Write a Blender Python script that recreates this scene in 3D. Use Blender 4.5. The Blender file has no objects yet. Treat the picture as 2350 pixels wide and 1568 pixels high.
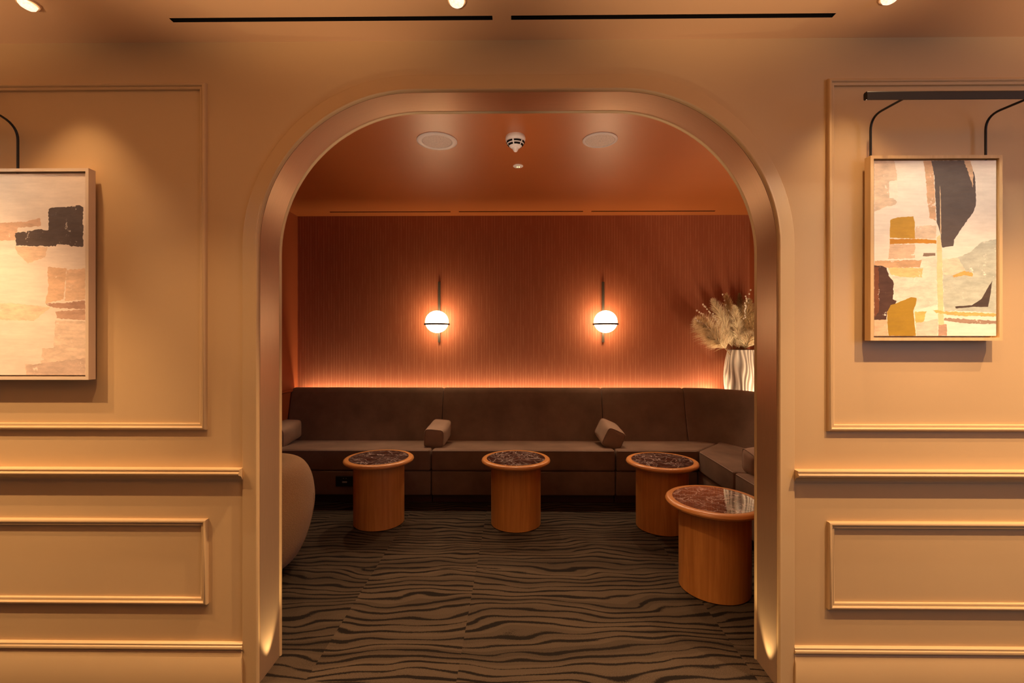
import bpy, bmesh, math, random
from mathutils import Vector, Matrix
random.seed(7)
R = math.radians
sc = bpy.context.scene
C = sc.collection

# ------------------------------------------------------------------ camera
FPX, CX, CY = 1045.0, 1175.0, 784.0
HC = 1.35
YAW = R(0.6)
cd = bpy.data.cameras.new('camera')
cd.sensor_width = 36.0
cd.lens = FPX / 2350.0 * 36.0
cd.clip_start = 0.05
cam = bpy.data.objects.new('camera', cd)
C.objects.link(cam)
cam.location = (0, 0, HC)
cam.rotation_euler = (R(90), 0, YAW)
sc.camera = cam

def at(px, py, Y):
    """world point at depth plane y = Y seen along a measured direction"""
    rx, ry = (px - CX) / FPX, (CY - py) / FPX
    dx = -math.sin(YAW) + rx * math.cos(YAW)
    dy = math.cos(YAW) + rx * math.sin(YAW)
    k = Y / dy
    return Vector((dx * k, Y, HC + ry * k))

# ------------------------------------------------------------------ key sizes
YW = 1.79            # face of the panelled wall
YB = 1.945           # rear face of that wall
YA = 4.55            # rear wall of the alcove
XL, XR = -2.20, 2.316
ZC = 2.535           # ceiling of the front room
ZA = 2.608           # ceiling of the alcove
SY0 = 3.86           # centre of the sofa curve
AW, AH, AR = 1.015, 2.33, 0.61   # arch half width, height, corner radius

# ------------------------------------------------------------------ mesh helpers
class MB:
    def __init__(s):
        s.v, s.f, s.m = [], [], []
    def add(s, vs, fs, mi=0):
        o = len(s.v)
        s.v += [Vector(p) for p in vs]
        for f in fs:
            s.f.append([i + o for i in f]); s.m.append(mi)
        return s
    def box(s, a, b, mi=0):
        x0, y0, z0 = a; x1, y1, z1 = b
        vs = [(x0,y0,z0),(x1,y0,z0),(x1,y1,z0),(x0,y1,z0),(x0,y0,z1),(x1,y0,z1),(x1,y1,z1),(x0,y1,z1)]
        fs = [(3,2,1,0),(4,5,6,7),(0,1,5,4),(1,2,6,5),(2,3,7,6),(3,0,4,7)]
        return s.add(vs, fs, mi)
    def lathe(s, prof, n=48, c=(0,0,0), mi=0, rf=None, cap0=True, cap1=True):
        vs = []
        for (r, z) in prof:
            for k in range(n):
                a = 2*math.pi*k/n
                rr = r if rf is None else rf(r, z, a)
                vs.append((c[0]+rr*math.cos(a), c[1]+rr*math.sin(a), c[2]+z))
        fs = []
        for i in range(len(prof)-1):
            for k in range(n):
                k2 = (k+1) % n
                fs.append((i*n+k, i*n+k2, (i+1)*n+k2, (i+1)*n+k))
        if cap0: fs.append(tuple(reversed(range(n))))
        if cap1: fs.append(tuple(range((len(prof)-1)*n, len(prof)*n)))
        return s.add(vs, fs, mi)
    def tube(s, pts, r, n=8, mi=0, caps=True):
        pts = [Vector(p) for p in pts]
        rs = r if isinstance(r, (list, tuple)) else [r]*len(pts)
        vs = []; up = None
        for i, p in enumerate(pts):
            d = (pts[min(i+1, len(pts)-1)] - pts[max(i-1, 0)]).normalized()
            if up is None:
                up = d.orthogonal().normalized()
            up = (up - d*up.dot(d)).normalized()
            sd = d.cross(up)
            for k in range(n):
                a = 2*math.pi*k/n
                vs.append(p + (up*math.cos(a) + sd*math.sin(a))*rs[i])
        fs = []
        for i in range(len(pts)-1):
            for k in range(n):
                k2 = (k+1) % n
                fs.append((i*n+k, i*n+k2, (i+1)*n+k2, (i+1)*n+k))
        if caps:
            fs.append(tuple(reversed(range(n))))
            fs.append(tuple(range((len(pts)-1)*n, len(pts)*n)))
        return s.add(vs, fs, mi)
    def sphere(s, c, r, nu=32, nv=18, mi=0, sc_=(1,1,1)):
        vs = [(c[0], c[1], c[2]-r*sc_[2])]
        for j in range(1, nv):
            t = -math.pi/2 + math.pi*j/nv
            for k in range(nu):
                a = 2*math.pi*k/nu
                vs.append((c[0]+r*sc_[0]*math.cos(t)*math.cos(a), c[1]+r*sc_[1]*math.cos(t)*math.sin(a), c[2]+r*sc_[2]*math.sin(t)))
        vs.append((c[0], c[1], c[2]+r*sc_[2]))
        fs = [(0, 1+(k+1) % nu, 1+k) for k in range(nu)]
        for j in range(nv-2):
            for k in range(nu):
                k2 = (k+1) % nu
                fs.append((1+j*nu+k, 1+j*nu+k2, 1+(j+1)*nu+k2, 1+(j+1)*nu+k))
        l = len(vs)-1
        fs += [(l, 1+(nv-2)*nu+k, 1+(nv-2)*nu+(k+1) % nu) for k in range(nu)]
        return s.add(vs, fs, mi)
    def sweep(s, rings, closed=True, caps=True, mi=0):
        """rings: lists of points of equal length"""
        n = len(rings[0]); vs = [p for r in rings for p in r]; fs = []
        for i in range(len(rings)-1):
            for k in range(n if closed else n-1):
                k2 = (k+1) % n
                fs.append((i*n+k, i*n+k2, (i+1)*n+k2, (i+1)*n+k))
        if caps and closed:
            fs.append(tuple(reversed(range(n))))
            fs.append(tuple(range((len(rings)-1)*n, len(rings)*n)))
        return s.add(vs, fs, mi)
    def build(s, name, mats, parent=None, smooth=None, bevel=0, seg=2, loc=None, fixn=True):
        me = bpy.data.meshes.new(name)
        org = Vector(loc) if loc is not None else Vector((0,0,0))
        me.from_pydata([tuple(p-org) for p in s.v], [], s.f)
        if not isinstance(mats, (list, tuple)): mats = [mats]
        for m in mats: me.materials.append(m)
        for p, mi in zip(me.polygons, s.m): p.material_index = mi
        if fixn or bevel:
            bm = bmesh.new(); bm.from_mesh(me)
            if fixn: bmesh.ops.recalc_face_normals(bm, faces=bm.faces)
            if bevel:
                es = [e for e in bm.edges if len(e.link_faces) == 2 and e.calc_face_angle(0) > R(35)]
                bmesh.ops.bevel(bm, geom=es, offset=bevel, segments=seg, profile=.5, affect='EDGES', clamp_overlap=True)
            bm.to_mesh(me); bm.free()
        if smooth:
            me.shade_smooth(); me.set_sharp_from_angle(angle=R(smooth))
        me.update()
        o = bpy.data.objects.new(name, me)
        C.objects.link(o)
        o.location = org
        if parent is not None:
            o.parent = parent
            o.location = org - world_loc(parent)
        return o

def world_loc(o):
    l = Vector((0,0,0))
    while o is not None:
        l += o.location; o = o.parent
    return l

def tag(o, label=None, cat=None, group=None, kind=None):
    if label: o['label'] = label
    if cat: o['category'] = cat
    if group: o['group'] = group
    if kind: o['kind'] = kind
    return o

def thing(name, loc, label, cat, group=None):
    o = bpy.data.objects.new(name, None)
    o.empty_display_size = .1
    C.objects.link(o); o.location = loc
    return tag(o, label, cat, group)

def struct(o, label, cat):
    return tag(o, label, cat, None, 'structure')

def copy_tree(o, parent=None):
    c = o.copy(); C.objects.link(c)
    if parent is not None: c.parent = parent
    for ch in list(o.children): copy_tree(ch, c)
    return c

# ------------------------------------------------------------------ materials
def lin(r, g, b):
    f = lambda c: (c/255/12.92) if c <= 10.31 else ((c/255+.055)/1.055)**2.4
    return (f(r), f(g), f(b), 1)

def mat(name, col, rough=.6, metal=0.0, spec=.5, **kw):
    m = bpy.data.materials.new(name); m.use_nodes = True
    b = m.node_tree.nodes['Principled BSDF']
    b.inputs['Base Color'].default_value = (*col[:3], 1)
    b.inputs['Roughness'].default_value = rough
    b.inputs['Metallic'].default_value = metal
    b.inputs['Specular IOR Level'].default_value = spec
    for k, v in kw.items():
        b.inputs[k.replace('_', ' ')].default_value = v
    return m

class NT:
    """small node building helper"""
    def __init__(s, m):
        s.t = m.node_tree; s.b = s.t.nodes['Principled BSDF']
    def n(s, kind, **props):
        nd = s.t.nodes.new(kind)
        for k, v in props.items(): setattr(nd, k, v)
        return nd
    def link(s, a, b): s.t.links.new(a, b)
    def val(s, sock, v):
        if hasattr(v, 'is_output'): s.link(v, sock)
        else: sock.default_value = v
    def math(s, op, a, b=0.0, c=0.0):
        nd = s.n('ShaderNodeMath', operation=op)
        s.val(nd.inputs[0], a); s.val(nd.inputs[1], b); s.val(nd.inputs[2], c)
        return nd.outputs[0]
    def coord(s, which='Object'):
        return s.n('ShaderNodeTexCoord').outputs[which]
    def pos(s):
        return s.n('ShaderNodeNewGeometry').outputs['Position']
    def mapping(s, v, scale=(1,1,1), loc=(0,0,0), rot=(0,0,0)):
        nd = s.n('ShaderNodeMapping'); s.link(v, nd.inputs[0])
        nd.inputs['Scale'].default_value = scale; nd.inputs['Location'].default_value = loc; nd.inputs['Rotation'].default_value = rot
        return nd.outputs[0]
    def noise(s, v, scale=5, detail=4, rough=.5, dist=0):
        nd = s.n('ShaderNodeTexNoise'); s.link(v, nd.inputs['Vector'])
        nd.inputs['Scale'].default_value = scale; nd.inputs['Detail'].default_value = detail
        nd.inputs['Roughness'].default_value = rough; nd.inputs['Distortion'].default_value = dist
        return nd.outputs['Fac']
    def ramp(s, f, stops):
        nd = s.n('ShaderNodeValToRGB'); s.link(f, nd.inputs[0])
        e = nd.color_ramp.elements
        while len(e) < len(stops): e.new(.5)
        for i, (p, c) in enumerate(stops):
            e[i].position = p; e[i].color = (*c[:3], 1) if not isinstance(c, (int, float)) else (c, c, c, 1)
        return nd.outputs[0]
    def mix(s, f, a, b):
        nd = s.n('ShaderNodeMix', data_type='RGBA')
        s.val(nd.inputs[0], f)
        for sk, v in ((nd.inputs[6], a), (nd.inputs[7], b)):
            if hasattr(v, 'is_output'): s.link(v, sk)
            else: sk.default_value = (*v[:3], 1)
        return nd.outputs[2]
    def bump(s, h, strength=.2, dist=.01):
        nd = s.n('ShaderNodeBump'); s.link(h, nd.inputs['Height'])
        nd.inputs['Strength'].default_value = strength; nd.inputs['Distance'].default_value = dist
        s.link(nd.outputs[0], s.b.inputs['Normal'])
    def color(s, c): s.link(c, s.b.inputs['Base Color'])

PAINT = (.60, .405, .205)
m_paint = mat('wall_paint', PAINT, .42, spec=.35)
n = NT(m_paint)
p = n.pos()
n.color(n.mix(n.noise(p, 3, 3), [c*.96 for c in PAINT], [c*1.04 for c in PAINT]))
n.bump(n.noise(p, 220, 2), .05, .002)
m_ceil = mat('ceiling_paint', (.82, .55, .33), .7, spec=.2)
n = NT(m_ceil); p = n.pos()
n.color(n.mix(n.noise(p, 2, 4), (.80, .535, .32), (.84, .565, .34)))
m_alc_ceil = mat('alcove_ceiling_paint', (.42, .110, .014), .40, spec=1.0, Coat_Weight=.8, Coat_Roughness=.38)
n = NT(m_alc_ceil); p = n.pos()
n.color(n.mix(n.noise(n.mapping(p, (1, 4, 1)), 2, 4), (.40, .106, .013), (.44, .116, .015)))
m_rust = mat('rust_wall_paint', (.28, .060, .016), .5, spec=.3)
# ribbed wallpaper
m_paper = mat('rust_ribbed_wallpaper', (.44, .11, .045), .55, spec=.35)
n = NT(m_paper); p = n.pos()
sx = n.n('ShaderNodeSeparateXYZ'); n.link(p, sx.inputs[0])
fr = n.math('FRACT', n.math('MULTIPLY', sx.outputs[0], 1/.026))
tri = n.math('ABSOLUTE', n.math('SUBTRACT', fr, .5))
brk = n.noise(n.mapping(p, (60, 1, 5)), 1, 3)
line = n.math('MULTIPLY', n.math('LESS_THAN', tri, .085), n.ramp(brk, [(.38, 0), (.58, 1)]))
grain = n.noise(n.mapping(p, (1, 1, .45)), 260, 3, .6)
base = n.mix(grain, (.26, .070, .029), (.44, .130, .056))
n.color(n.mix(n.math('MULTIPLY', line, .5), base, (.64, .27, .135)))
n.bump(n.math('ADD', n.math('MULTIPLY', line, .8), n.math('MULTIPLY', grain, .6)), .35, .002)
# satin bronze lining of the arch
m_bronze = mat('satin_bronze_lining', (.58, .385, .24), .34, metal=.55, spec=.5)
n = NT(m_bronze); p = n.pos()
br = n.noise(n.mapping(p, (5, 140, 5)), 2, 5, .6)
n.color(n.mix(br, (.53, .348, .215), (.63, .417, .26)))
m_black = mat('black_metal', (.012, .011, .012), .42, metal=.3)
m_dark = mat('dark_void', (.006, .005, .005), .8, spec=.1)
# carpet
m_carpet = mat('wave_carpet', (.1, .07, .05), .95, spec=.1)
n = NT(m_carpet); p = n.pos()
sx = n.n('ShaderNodeSeparateXYZ'); n.link(p, sx.inputs[0])
tx = n.math('FLOOR', n.math('MULTIPLY_ADD', sx.outputs[0], 1/.6, .4))
ty = n.math('FLOOR', n.math('MULTIPLY', sx.outputs[1], 1/.9))
wn = n.n('ShaderNodeTexWhiteNoise', noise_dimensions='2D')
cb = n.n('ShaderNodeCombineXYZ'); n.link(tx, cb.inputs[0]); n.link(ty, cb.inputs[1]); n.link(cb.outputs[0], wn.inputs['Vector'])
seed = n.math('MULTIPLY', wn.outputs['Value'], .55)
cb2 = n.n('ShaderNodeCombineXYZ')
n.link(n.math('MULTIPLY', sx.outputs[0], 1.35), cb2.inputs[0])
n.link(n.math('MULTIPLY', sx.outputs[1], 2.4), cb2.inputs[1])
n.link(seed, cb2.inputs[2])
wob = n.noise(cb2.outputs[0], 1.3, 2, .45)
ph = n.math('ADD', n.math('MULTIPLY', sx.outputs[1], 20.0), n.math('MULTIPLY', wob, 6.0))
ph = n.math('ADD', ph, seed)
fr = n.math('ABSOLUTE', n.math('SUBTRACT', n.math('FRACT', ph), .5))
wid = n.noise(n.mapping(cb2.outputs[0], (1.5, 5, 3), (9, 4, 0)), 1.3, 3)
wid = n.ramp(wid, [(.32, .04), (.70, .25)])
edge = n.math('ADD', fr, n.math('MULTIPLY', n.math('SUBTRACT', n.noise(p, 130, 2), .5), .16))
lm = n.math('SUBTRACT', wid, edge)
lm = n.ramp(n.math('MULTIPLY_ADD', lm, 6, .5), [(.2, 0), (.8, 1)])
pile = n.noise(p, 330, 2, .7)
speck = n.ramp(pile, [(.35, (.036, .024, .015)), (.65, (.108, .073, .047))])
patch = n.noise(n.mapping(cb2.outputs[0], (1, 4, 1), (3, 2, 0)), 2.0, 2)
ground = n.mix(n.ramp(patch, [(.35, 0), (.65, 1)]), speck, (.080, .054, .034))
wb = n.n('ShaderNodeTexWhiteNoise', noise_dimensions='1D'); n.link(n.math('FLOOR', ph), wb.inputs['W'])
ground = n.mix(n.math('MULTIPLY', wb.outputs['Value'], .55), ground, n.mix(.78, speck, (.010, .0065, .0045)))
n.color(n.mix(lm, n.mix(wn.outputs['Value'], n.mix(.16, ground, (0, 0, 0)), ground), (.010, .0065, .0045)))
n.bump(n.math('ADD', pile, n.math('MULTIPLY', lm, -.7)), .5, .006)
# sofa velvet
def velvet(name, col, var=.25):
    m = mat(name, col, .85, spec=.15, Sheen_Weight=.2, Sheen_Roughness=.4)
    m.node_tree.nodes['Principled BSDF'].inputs['Sheen Tint'].default_value = (.9, .72, .6, 1)
    n = NT(m); p = n.pos()
    n.color(n.mix(n.ramp(n.noise(p, 4.5, 4, .6), [(.3, 0), (.7, 1)]), [c*(1-var) for c in col], [c*(1+var) for c in col]))
    n.bump(n.noise(p, 700, 1), .12, .001)
    return m
m_velvet = velvet('brown_velvet', (.155, .092, .062), .2)
m_bolster = velvet('taupe_velvet', (.27, .175, .125), .1)
m_piping = mat('velvet_piping', (.20, .13, .095), .7)
m_plinth = mat('dark_wood_plinth', (.045, .012, .006), .5)
n = NT(m_plinth); n.color(n.mix(n.noise(n.mapping(n.pos(), (2, 2, 30)), 3, 4), (.035, .009, .005), (.06, .016, .008)))
m_boucle = mat('oatmeal_boucle', (.5, .3, .15), .95, spec=.1, Sheen_Weight=.2)
n = NT(m_boucle); p = n.pos()
bn = n.noise(p, 160, 3, .7)
n.color(n.mix(bn, (.27, .145, .058), (.50, .285, .12)))
n.bump(bn, .8, .006)
# wood
def wood(name, a, b, vertical=True, rough=.38):
    m = mat(name, a, rough, spec=.45)
    n = NT(m); p = n.coord('Object')
    g = n.noise(n.mapping(p, (22, 22, 1.1) if vertical else (3, 3, 30)), 2.2, 6, .62, .4)
    n.color(n.mix(n.ramp(g, [(.3, 0), (.72, 1)]), a, b))
    n.bump(g, .08, .002)
    return m
m_wood = wood('honey_stained_oak', (.40, .143, .028), (.58, .238, .056))
m_rimwood = wood('honey_oak_rim', (.50, .195, .052), (.64, .275, .082), False, .3)
m_frameR = wood('light_oak_frame', (.62, .40, .17), (.74, .50, .24), True, .45)
m_frameL = mat('pale_painted_frame', (.72, .55, .38), .5)
n = NT(m_frameL); n.color(n.mix(n.noise(n.mapping(n.pos(), (20, 20, 3)), 2, 4), (.68, .51, .35), (.75, .58, .41)))
# marble
m_marble = mat('dark_red_marble', (.04, .014, .011), .045, spec=.8, Coat_Weight=.6, Coat_Roughness=.02, Coat_IOR=1.7)
n = NT(m_marble); p = n.coord('Object')
oi = n.n('ShaderNodeObjectInfo')
va = n.n('ShaderNodeVectorMath', operation='ADD'); n.link(p, va.inputs[0])
cbm = n.n('ShaderNodeCombineXYZ'); n.link(n.math('MULTIPLY', oi.outputs['Random'], 9), cbm.inputs[0]); n.link(cbm.outputs[0], va.inputs[1])
q = va.outputs[0]
nz = n.n('ShaderNodeTexNoise'); n.link(q, nz.inputs['Vector']); nz.inputs['Scale'].default_value = 7; nz.inputs['Detail'].default_value = 5
vm = n.n('ShaderNodeVectorMath', operation='MULTIPLY_ADD'); n.link(nz.outputs['Color'], vm.inputs[0]); vm.inputs[1].default_value = (.22, .22, .22); n.link(q, vm.inputs[2])
def vein(scale, w):
    v = n.n('ShaderNodeTexVoronoi', feature='DISTANCE_TO_EDGE'); n.link(n.mapping(vm.outputs[0], (1, 1.7, 1), rot=(0, 0, .5)), v.inputs['Vector']); v.inputs['Scale'].default_value = scale
    return n.ramp(v.outputs['Distance'], [(0, 1), (w, 0)])
v1 = n.math('MULTIPLY', vein(8, .055), n.ramp(n.noise(q, 5, 3), [(.34, .2), (.55, 1)]))
v2 = n.math('MULTIPLY', vein(19, .07), n.ramp(n.noise(q, 9, 3), [(.36, 0), (.58, .9)]))
body = n.mix(n.noise(q, 12, 5), (.028, .009, .007), (.085, .030, .022))
n.color(n.mix(n.math('MAXIMUM', v1, v2), body, (.55, .42, .38)))

m_white = mat('white_plastic', (.86, .80, .76), .4)
m_grille = mat('speaker_grille', (.60, .50, .44), .6)
n = NT(m_grille); p = n.coord('Object')
vo = n.n('ShaderNodeTexVoronoi'); n.link(p, vo.inputs['Vector']); vo.inputs['Scale'].default_value = 260
n.color(n.mix(n.ramp(vo.outputs['Distance'], [(.2, 0), (.5, 1)]), (.50, .42, .37), (.80, .71, .64)))
m_bronzebar = mat('bronze_bar', (.12, .095, .07), .42, metal=.7)
m_canvas_edge = mat('canvas_edge', (.5, .4, .3), .8)
m_socket = mat('outlet_plate', (.010, .009, .010), .3)
m_port = mat('outlet_port', (.35, .33, .33), .5)
m_lens = mat('clear_lens', (.9, .85, .8), .1)

def emit(name, col, s):
    m = bpy.data.materials.new(name); m.use_nodes = True
    t = m.node_tree; t.nodes.remove(t.nodes['Principled BSDF'])
    e = t.nodes.new('ShaderNodeEmission'); e.inputs[0].default_value = (*col, 1); e.inputs[1].default_value = s
    t.links.new(e.outputs[0], t.nodes['Material Output'].inputs[0])
    return m
WARM = (1.0, .63, .33)
m_globe = emit('opal_globe_glow', (1.0, .71, .40), 15.5)
m_glowlens = mat('lamp_lens', (.8, .7, .6), .15)
n = NT(m_glowlens); p = n.coord('Object')
vo = n.n('ShaderNodeTexVoronoi'); n.link(p, vo.inputs['Vector']); vo.inputs['Scale'].default_value = 160
n.link(n.mix(vo.outputs['Distance'], (1, .86, .68), (1, .62, .34)), n.b.inputs['Emission Color']); n.b.inputs['Emission Strength'].default_value = 1.0
m_led = emit('green_led', (.9, 1.0, .35), 1.6)
m_strip = emit('picture_lamp_diffuser', (1.0, .85, .64), 150.0)

# ------------------------------------------------------------------ setting
def grid_plane(xs, ys, z, holes):
    """horizontal sheet split on xs / ys, leaving out the cells inside a hole"""
    mb = MB()
    for i in range(len(xs)-1):
        for j in range(len(ys)-1):
            cx, cy = (xs[i]+xs[i+1])/2, (ys[j]+ys[j+1])/2
            if any(h[0] < cx < h[1] and h[2] < cy < h[3] for h in holes): continue
            mb.add([(xs[i],ys[j],z),(xs[i+1],ys[j],z),(xs[i+1],ys[j+1],z),(xs[i],ys[j+1],z)], [(0,1,2,3)])
    return mb

WX = 3.6; YF = -3.2
fl = MB().box((-WX, YF, -.05), (WX, YA+.1, 0)).build('floor', m_carpet)
struct(fl, 'dark brown carpet with black wavy grain lines running through the arch', 'floor')

SL = [(at(397, 44, 1.675).x, at(1130, 39, 1.66).x, 1.655, 1.677), (at(1173, 38, 1.66).x, at(1917, 38, 1.66).x, 1.650, 1.674)]
SL[1] = (SL[1][0], SL[1][1], 1.655, 1.677)
xs = sorted([-WX, WX] + [v for h in SL for v in h[:2]])
ce = grid_plane(xs, [YF, 1.655, 1.677, YW+.01], ZC, SL).build('ceiling', m_ceil, fixn=False)
struct(ce, 'warm cream ceiling in front of the arch, with two long dark slots', 'ceiling')
SA = [(at(757, 486, 4.41).x, at(1034, 486, 4.41).x, 4.395, 4.42), (at(1053, 484, 4.41).x, at(1338, 484, 4.41).x, 4.395, 4.42), (at(1357, 484, 4.41).x, at(1641, 484, 4.41).x, 4.395, 4.42)]
xs = sorted([XL-.05, XR+.05] + [v for h in SA for v in h[:2]])
ca = grid_plane(xs, [YB-.02, 4.395, 4.42, YA+.05], ZA, SA).build('ceiling', m_alc_ceil, fixn=False)
struct(ca, 'glossy rust brown ceiling inside the alcove beyond the arch', 'ceiling')

# walls of the alcove
w = MB().box((XL-.1, YA, 0), (XR+.1, YA+.08, ZA+.08)).build('wall_back', m_paper)
struct(w, 'rust wall of finely ribbed wallpaper behind the globe sconces', 'wall')
w = MB().box((XL-.08, YB, 0), (XL, YA, ZA+.08)).build('wall_left', m_rust)
struct(w, 'plain rust side wall at the left end of the sofa', 'wall')
w = MB().box((XR, YB, 0), (XR+.08, YA, ZA+.08)).build('wall_right', m_rust)
struct(w, 'plain rust side wall behind the vase and the short leg of the sofa', 'wall')

# arch path: x, z, outward normal
def arch_path(na=28):
    pts = []
    pts.append((-AW, 0.0, -1, 0)); 
    for k in range(1, 6): pts.append((-AW, (AH-AR)*k/6, -1, 0))
    for k in range(na+1):
        a = math.pi - (math.pi/2)*k/na
        pts.append((-AW+AR+AR*math.cos(a), AH-AR+AR*math.sin(a), math.cos(a), math.sin(a)))
    for k in range(1, 6): pts.append((-(AW-AR) + 2*(AW-AR)*k/6, AH, 0, 1))
    for k in range(na+1):
        a = math.pi/2 - (math.pi/2)*k/na
        pts.append((AW-AR+AR*math.cos(a), AH-AR+AR*math.sin(a), math.cos(a), math.sin(a)))
    for k in range(1, 6): pts.append((AW, (AH-AR)*(1-k/6), 1, 0))
    pts.append((AW, 0.0, 1, 0))
    return pts
AP = arch_path()
def arch_sweep(profile, mi=0, mb=None):
    mb = mb or MB()
    rings = [[(x+nx*o, y, z+nz*o) for (o, y) in profile] for (x, z, nx, nz) in AP]
    return mb.sweep(rings, closed=False, caps=False, mi=mi)

# panelled wall with the arched opening
def holed_wall(y, ztop, x0, x1, mi, mb):
    o = .02
    mb.add([(x0,y,0),(-AW-o,y,0),(-AW-o,y,ztop),(x0,y,ztop)], [(0,1,2,3)], mi)
    mb.add([(AW+o,y,0),(x1,y,0),(x1,y,ztop),(AW+o,y,ztop)], [(0,1,2,3)], mi)
    top = [(x+nx*o, z+nz*o) for (x, z, nx, nz) in AP if z >= AH-AR-1e-6]
    vs = []
    for (x, z) in top: vs += [(x, y, z), (x, y, ztop)]
    mb.add(vs, [(2*i, 2*i+2, 2*i+3, 2*i+1) for i in range(len(top)-1)], mi)
mb = MB()
holed_wall(YW, ZA+.1, -WX, WX, 0, mb)
holed_wall(YB, ZA+.1, -WX, WX, 1, mb)
mb.add([(-WX,YW,ZA+.1),(WX,YW,ZA+.1),(WX,YB,ZA+.1),(-WX,YB,ZA+.1)], [(0,1,2,3)], 0)
wf = mb.build('wall_front', [m_paint, m_rust], fixn=False)
struct(wf, 'tan painted panelled wall pierced by the wide rounded arch', 'wall')

t = arch_sweep([(.064, YW+.002), (.064, YW-.010), (.060, YW-.0125), (.016, YW-.0125), (.012, YW-.015), (.006, YW-.017), (.002, YW-.015), (0, YW-.011), (0, YW-.003), (.004, YW-.002), (.02, YW-.001)]).build('trim_1', m_paint, smooth=40)
struct(t, 'flat tan casing running round the front of the arch', 'trim')
t = arch_sweep([(.02, YW-.001), (.0045, YW-.001), (.0045, YW+.001), (.001, YW+.002), (.001, YB-.008), (.0045, YB-.007), (.0045, YB-.004), (.02, YB-.004)]).build('trim_2', m_bronze, smooth=40)
struct(t, 'satin bronze lining on the inside of the arch opening', 'trim')
t = arch_sweep([(.02, YB-.004), (.004, YB-.004), (0, YB-.003), (-.003, YB+.001), (-.003, YB+.007), (.001, YB+.010), (.05, YB+.010), (.05, YB-.001)])  .build('trim_3', m_paint, smooth=40)
struct(t, 'thin tan bead on the far edge of the arch opening', 'trim')

# mouldings
def panel_frame(x0, x1, z0, z1, prof):
    rings = []
    for (u, h) in prof:
        rings.append([(x0+u, YW-h, z0+u), (x1-u, YW-h, z0+u), (x1-u, YW-h, z1-u), (x0+u, YW-h, z1-u)])
    mb = MB(); mb.sweep(rings, closed=True, caps=False)
    return mb
PF = [(0,-.002), (0,.010), (.002,.0135), (.006,.016), (.010,.0165), (.0135,.014), (.0145,.010), (.017,.0095), (.021,.0105), (.0245,.009), (.026,.006), (.026,-.002)]
a_ = at(474, 193, YW); b_ = at(479, 986, YW); c_ = at(1894, 184, YW); d_ = at(1898, 989, YW)
ul = (-3.35, (a_.x+b_.x)/2, b_.z, a_.z); ur = ((c_.x+d_.x)/2, 3.35, d_.z, c_.z)
e_ = at(479, 1190, YW); f_ = at(479, 1385, YW); g_ = at(1897, 1196, YW); h_ = at(1898, 1396, YW)
ll = (-3.35, e_.x, f_.z, e_.z); lr = (g_.x, 3.35, h_.z, g_.z)
print('panels', ul, ur, ll, lr)
for i, (q, lb) in enumerate(((ul, 'tall tan picture-frame moulding around the pale canvas, left of the arch'), (ur, 'tall tan picture-frame moulding around the mustard and grey painting'),
                  (ll, 'low tan panel moulding under the chair rail, left of the arch'), (lr, 'low tan panel moulding under the chair rail, right of the arch'))):
    struct(panel_frame(*q, PF).build('trim_%d' % (4+i), m_paint, smooth=35), lb, 'trim')
def xsweep(x0, x1, prof):
    mb = MB(); mb.sweep([[(x, YW-h, z) for (h, z) in prof] for x in (x0, x1)], closed=True, caps=True)
    return mb
ra = at(300, 1072, YW).z; rb = at(2080, 1077, YW).z; rz = (ra+rb)/2
print('rail', ra, rb)
RP = [(-.01, 0), (.034, 0), (.0345, -.004), (.031, -.0055), (.031, -.009), (.037, -.011), (.039, -.016), (.037, -.022), (.030, -.026), (.022, -.030), (.015, -.038), (.013, -.044), (.009, -.046), (.009, -.050), (-.01, -.051)]
RP = [(h, z+rz) for (h, z) in RP]
CO = .064
t = xsweep(-WX, -AW-CO+.001, RP).build('trim_8', m_paint, smooth=40); struct(t, 'projecting tan chair rail left of the arch', 'trim')
t = xsweep(AW+CO-.001, WX, RP).build('trim_9', m_paint, smooth=40); struct(t, 'projecting tan chair rail right of the arch', 'trim')
ba = at(300, 1469, YW).z; bb = at(2080, 1484, YW).z; bz = (ba+bb)/2
print('base', ba, bb)
BP = [(-.01, 0), (.010, 0), (.014, -.003), (.014, -.008), (.012, -.009), (.017, -.012), (.019, -.018), (.017, -.024), (.011, -.027), (.010, -.031), (.013, -.034), (.0135, -.046), (.020, -.060), (.021, -bz+.0), (-.01, -bz)]
BP = [(h, z+bz) for (h, z) in BP]
t = xsweep(-WX, -AW-CO+.001, BP).build('baseboard_left', m_paint, smooth=40); struct(t, 'deep moulded tan baseboard left of the arch', 'baseboard')
t = xsweep(AW+CO-.001, WX, BP).build('baseboard_right', m_paint, smooth=40); struct(t, 'deep moulded tan baseboard right of the arch', 'baseboard')
# dado on the left alcove wall and cap
mb = MB().box((XL-.01, YB+.02, 0), (XL+.012, 4.40, .865)).box((XL-.01, YB+.02, .865), (XL+.03, 4.40, .885))
t = mb.build('trim_10', m_rust, bevel=.003, seg=1); struct(t, 'rust painted dado with a cap along the left alcove wall', 'trim')
# shelf in the right corner that carries the vase
mb = MB()
sh = [(1.60+.60*math.cos(R(a)), SY0+.60*math.sin(R(a))) for a in range(70, 15, -6)]
pl = sh + [(XR, sh[-1][1]), (XR, YA), (sh[0][0], YA)]
k_ = len(pl)
mb.add([(x, y, .74) for x, y in pl]+[(x, y, .77) for x, y in pl], [tuple(range(k_)), tuple(range(2*k_-1, k_-1, -1))]+[(a, (a+1) % k_, k_+(a+1) % k_, k_+a) for a in range(k_)])
t = mb.build('trim_11', m_rust); struct(t, 'triangular corner ledge behind the curved sofa back', 'trim')

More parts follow.
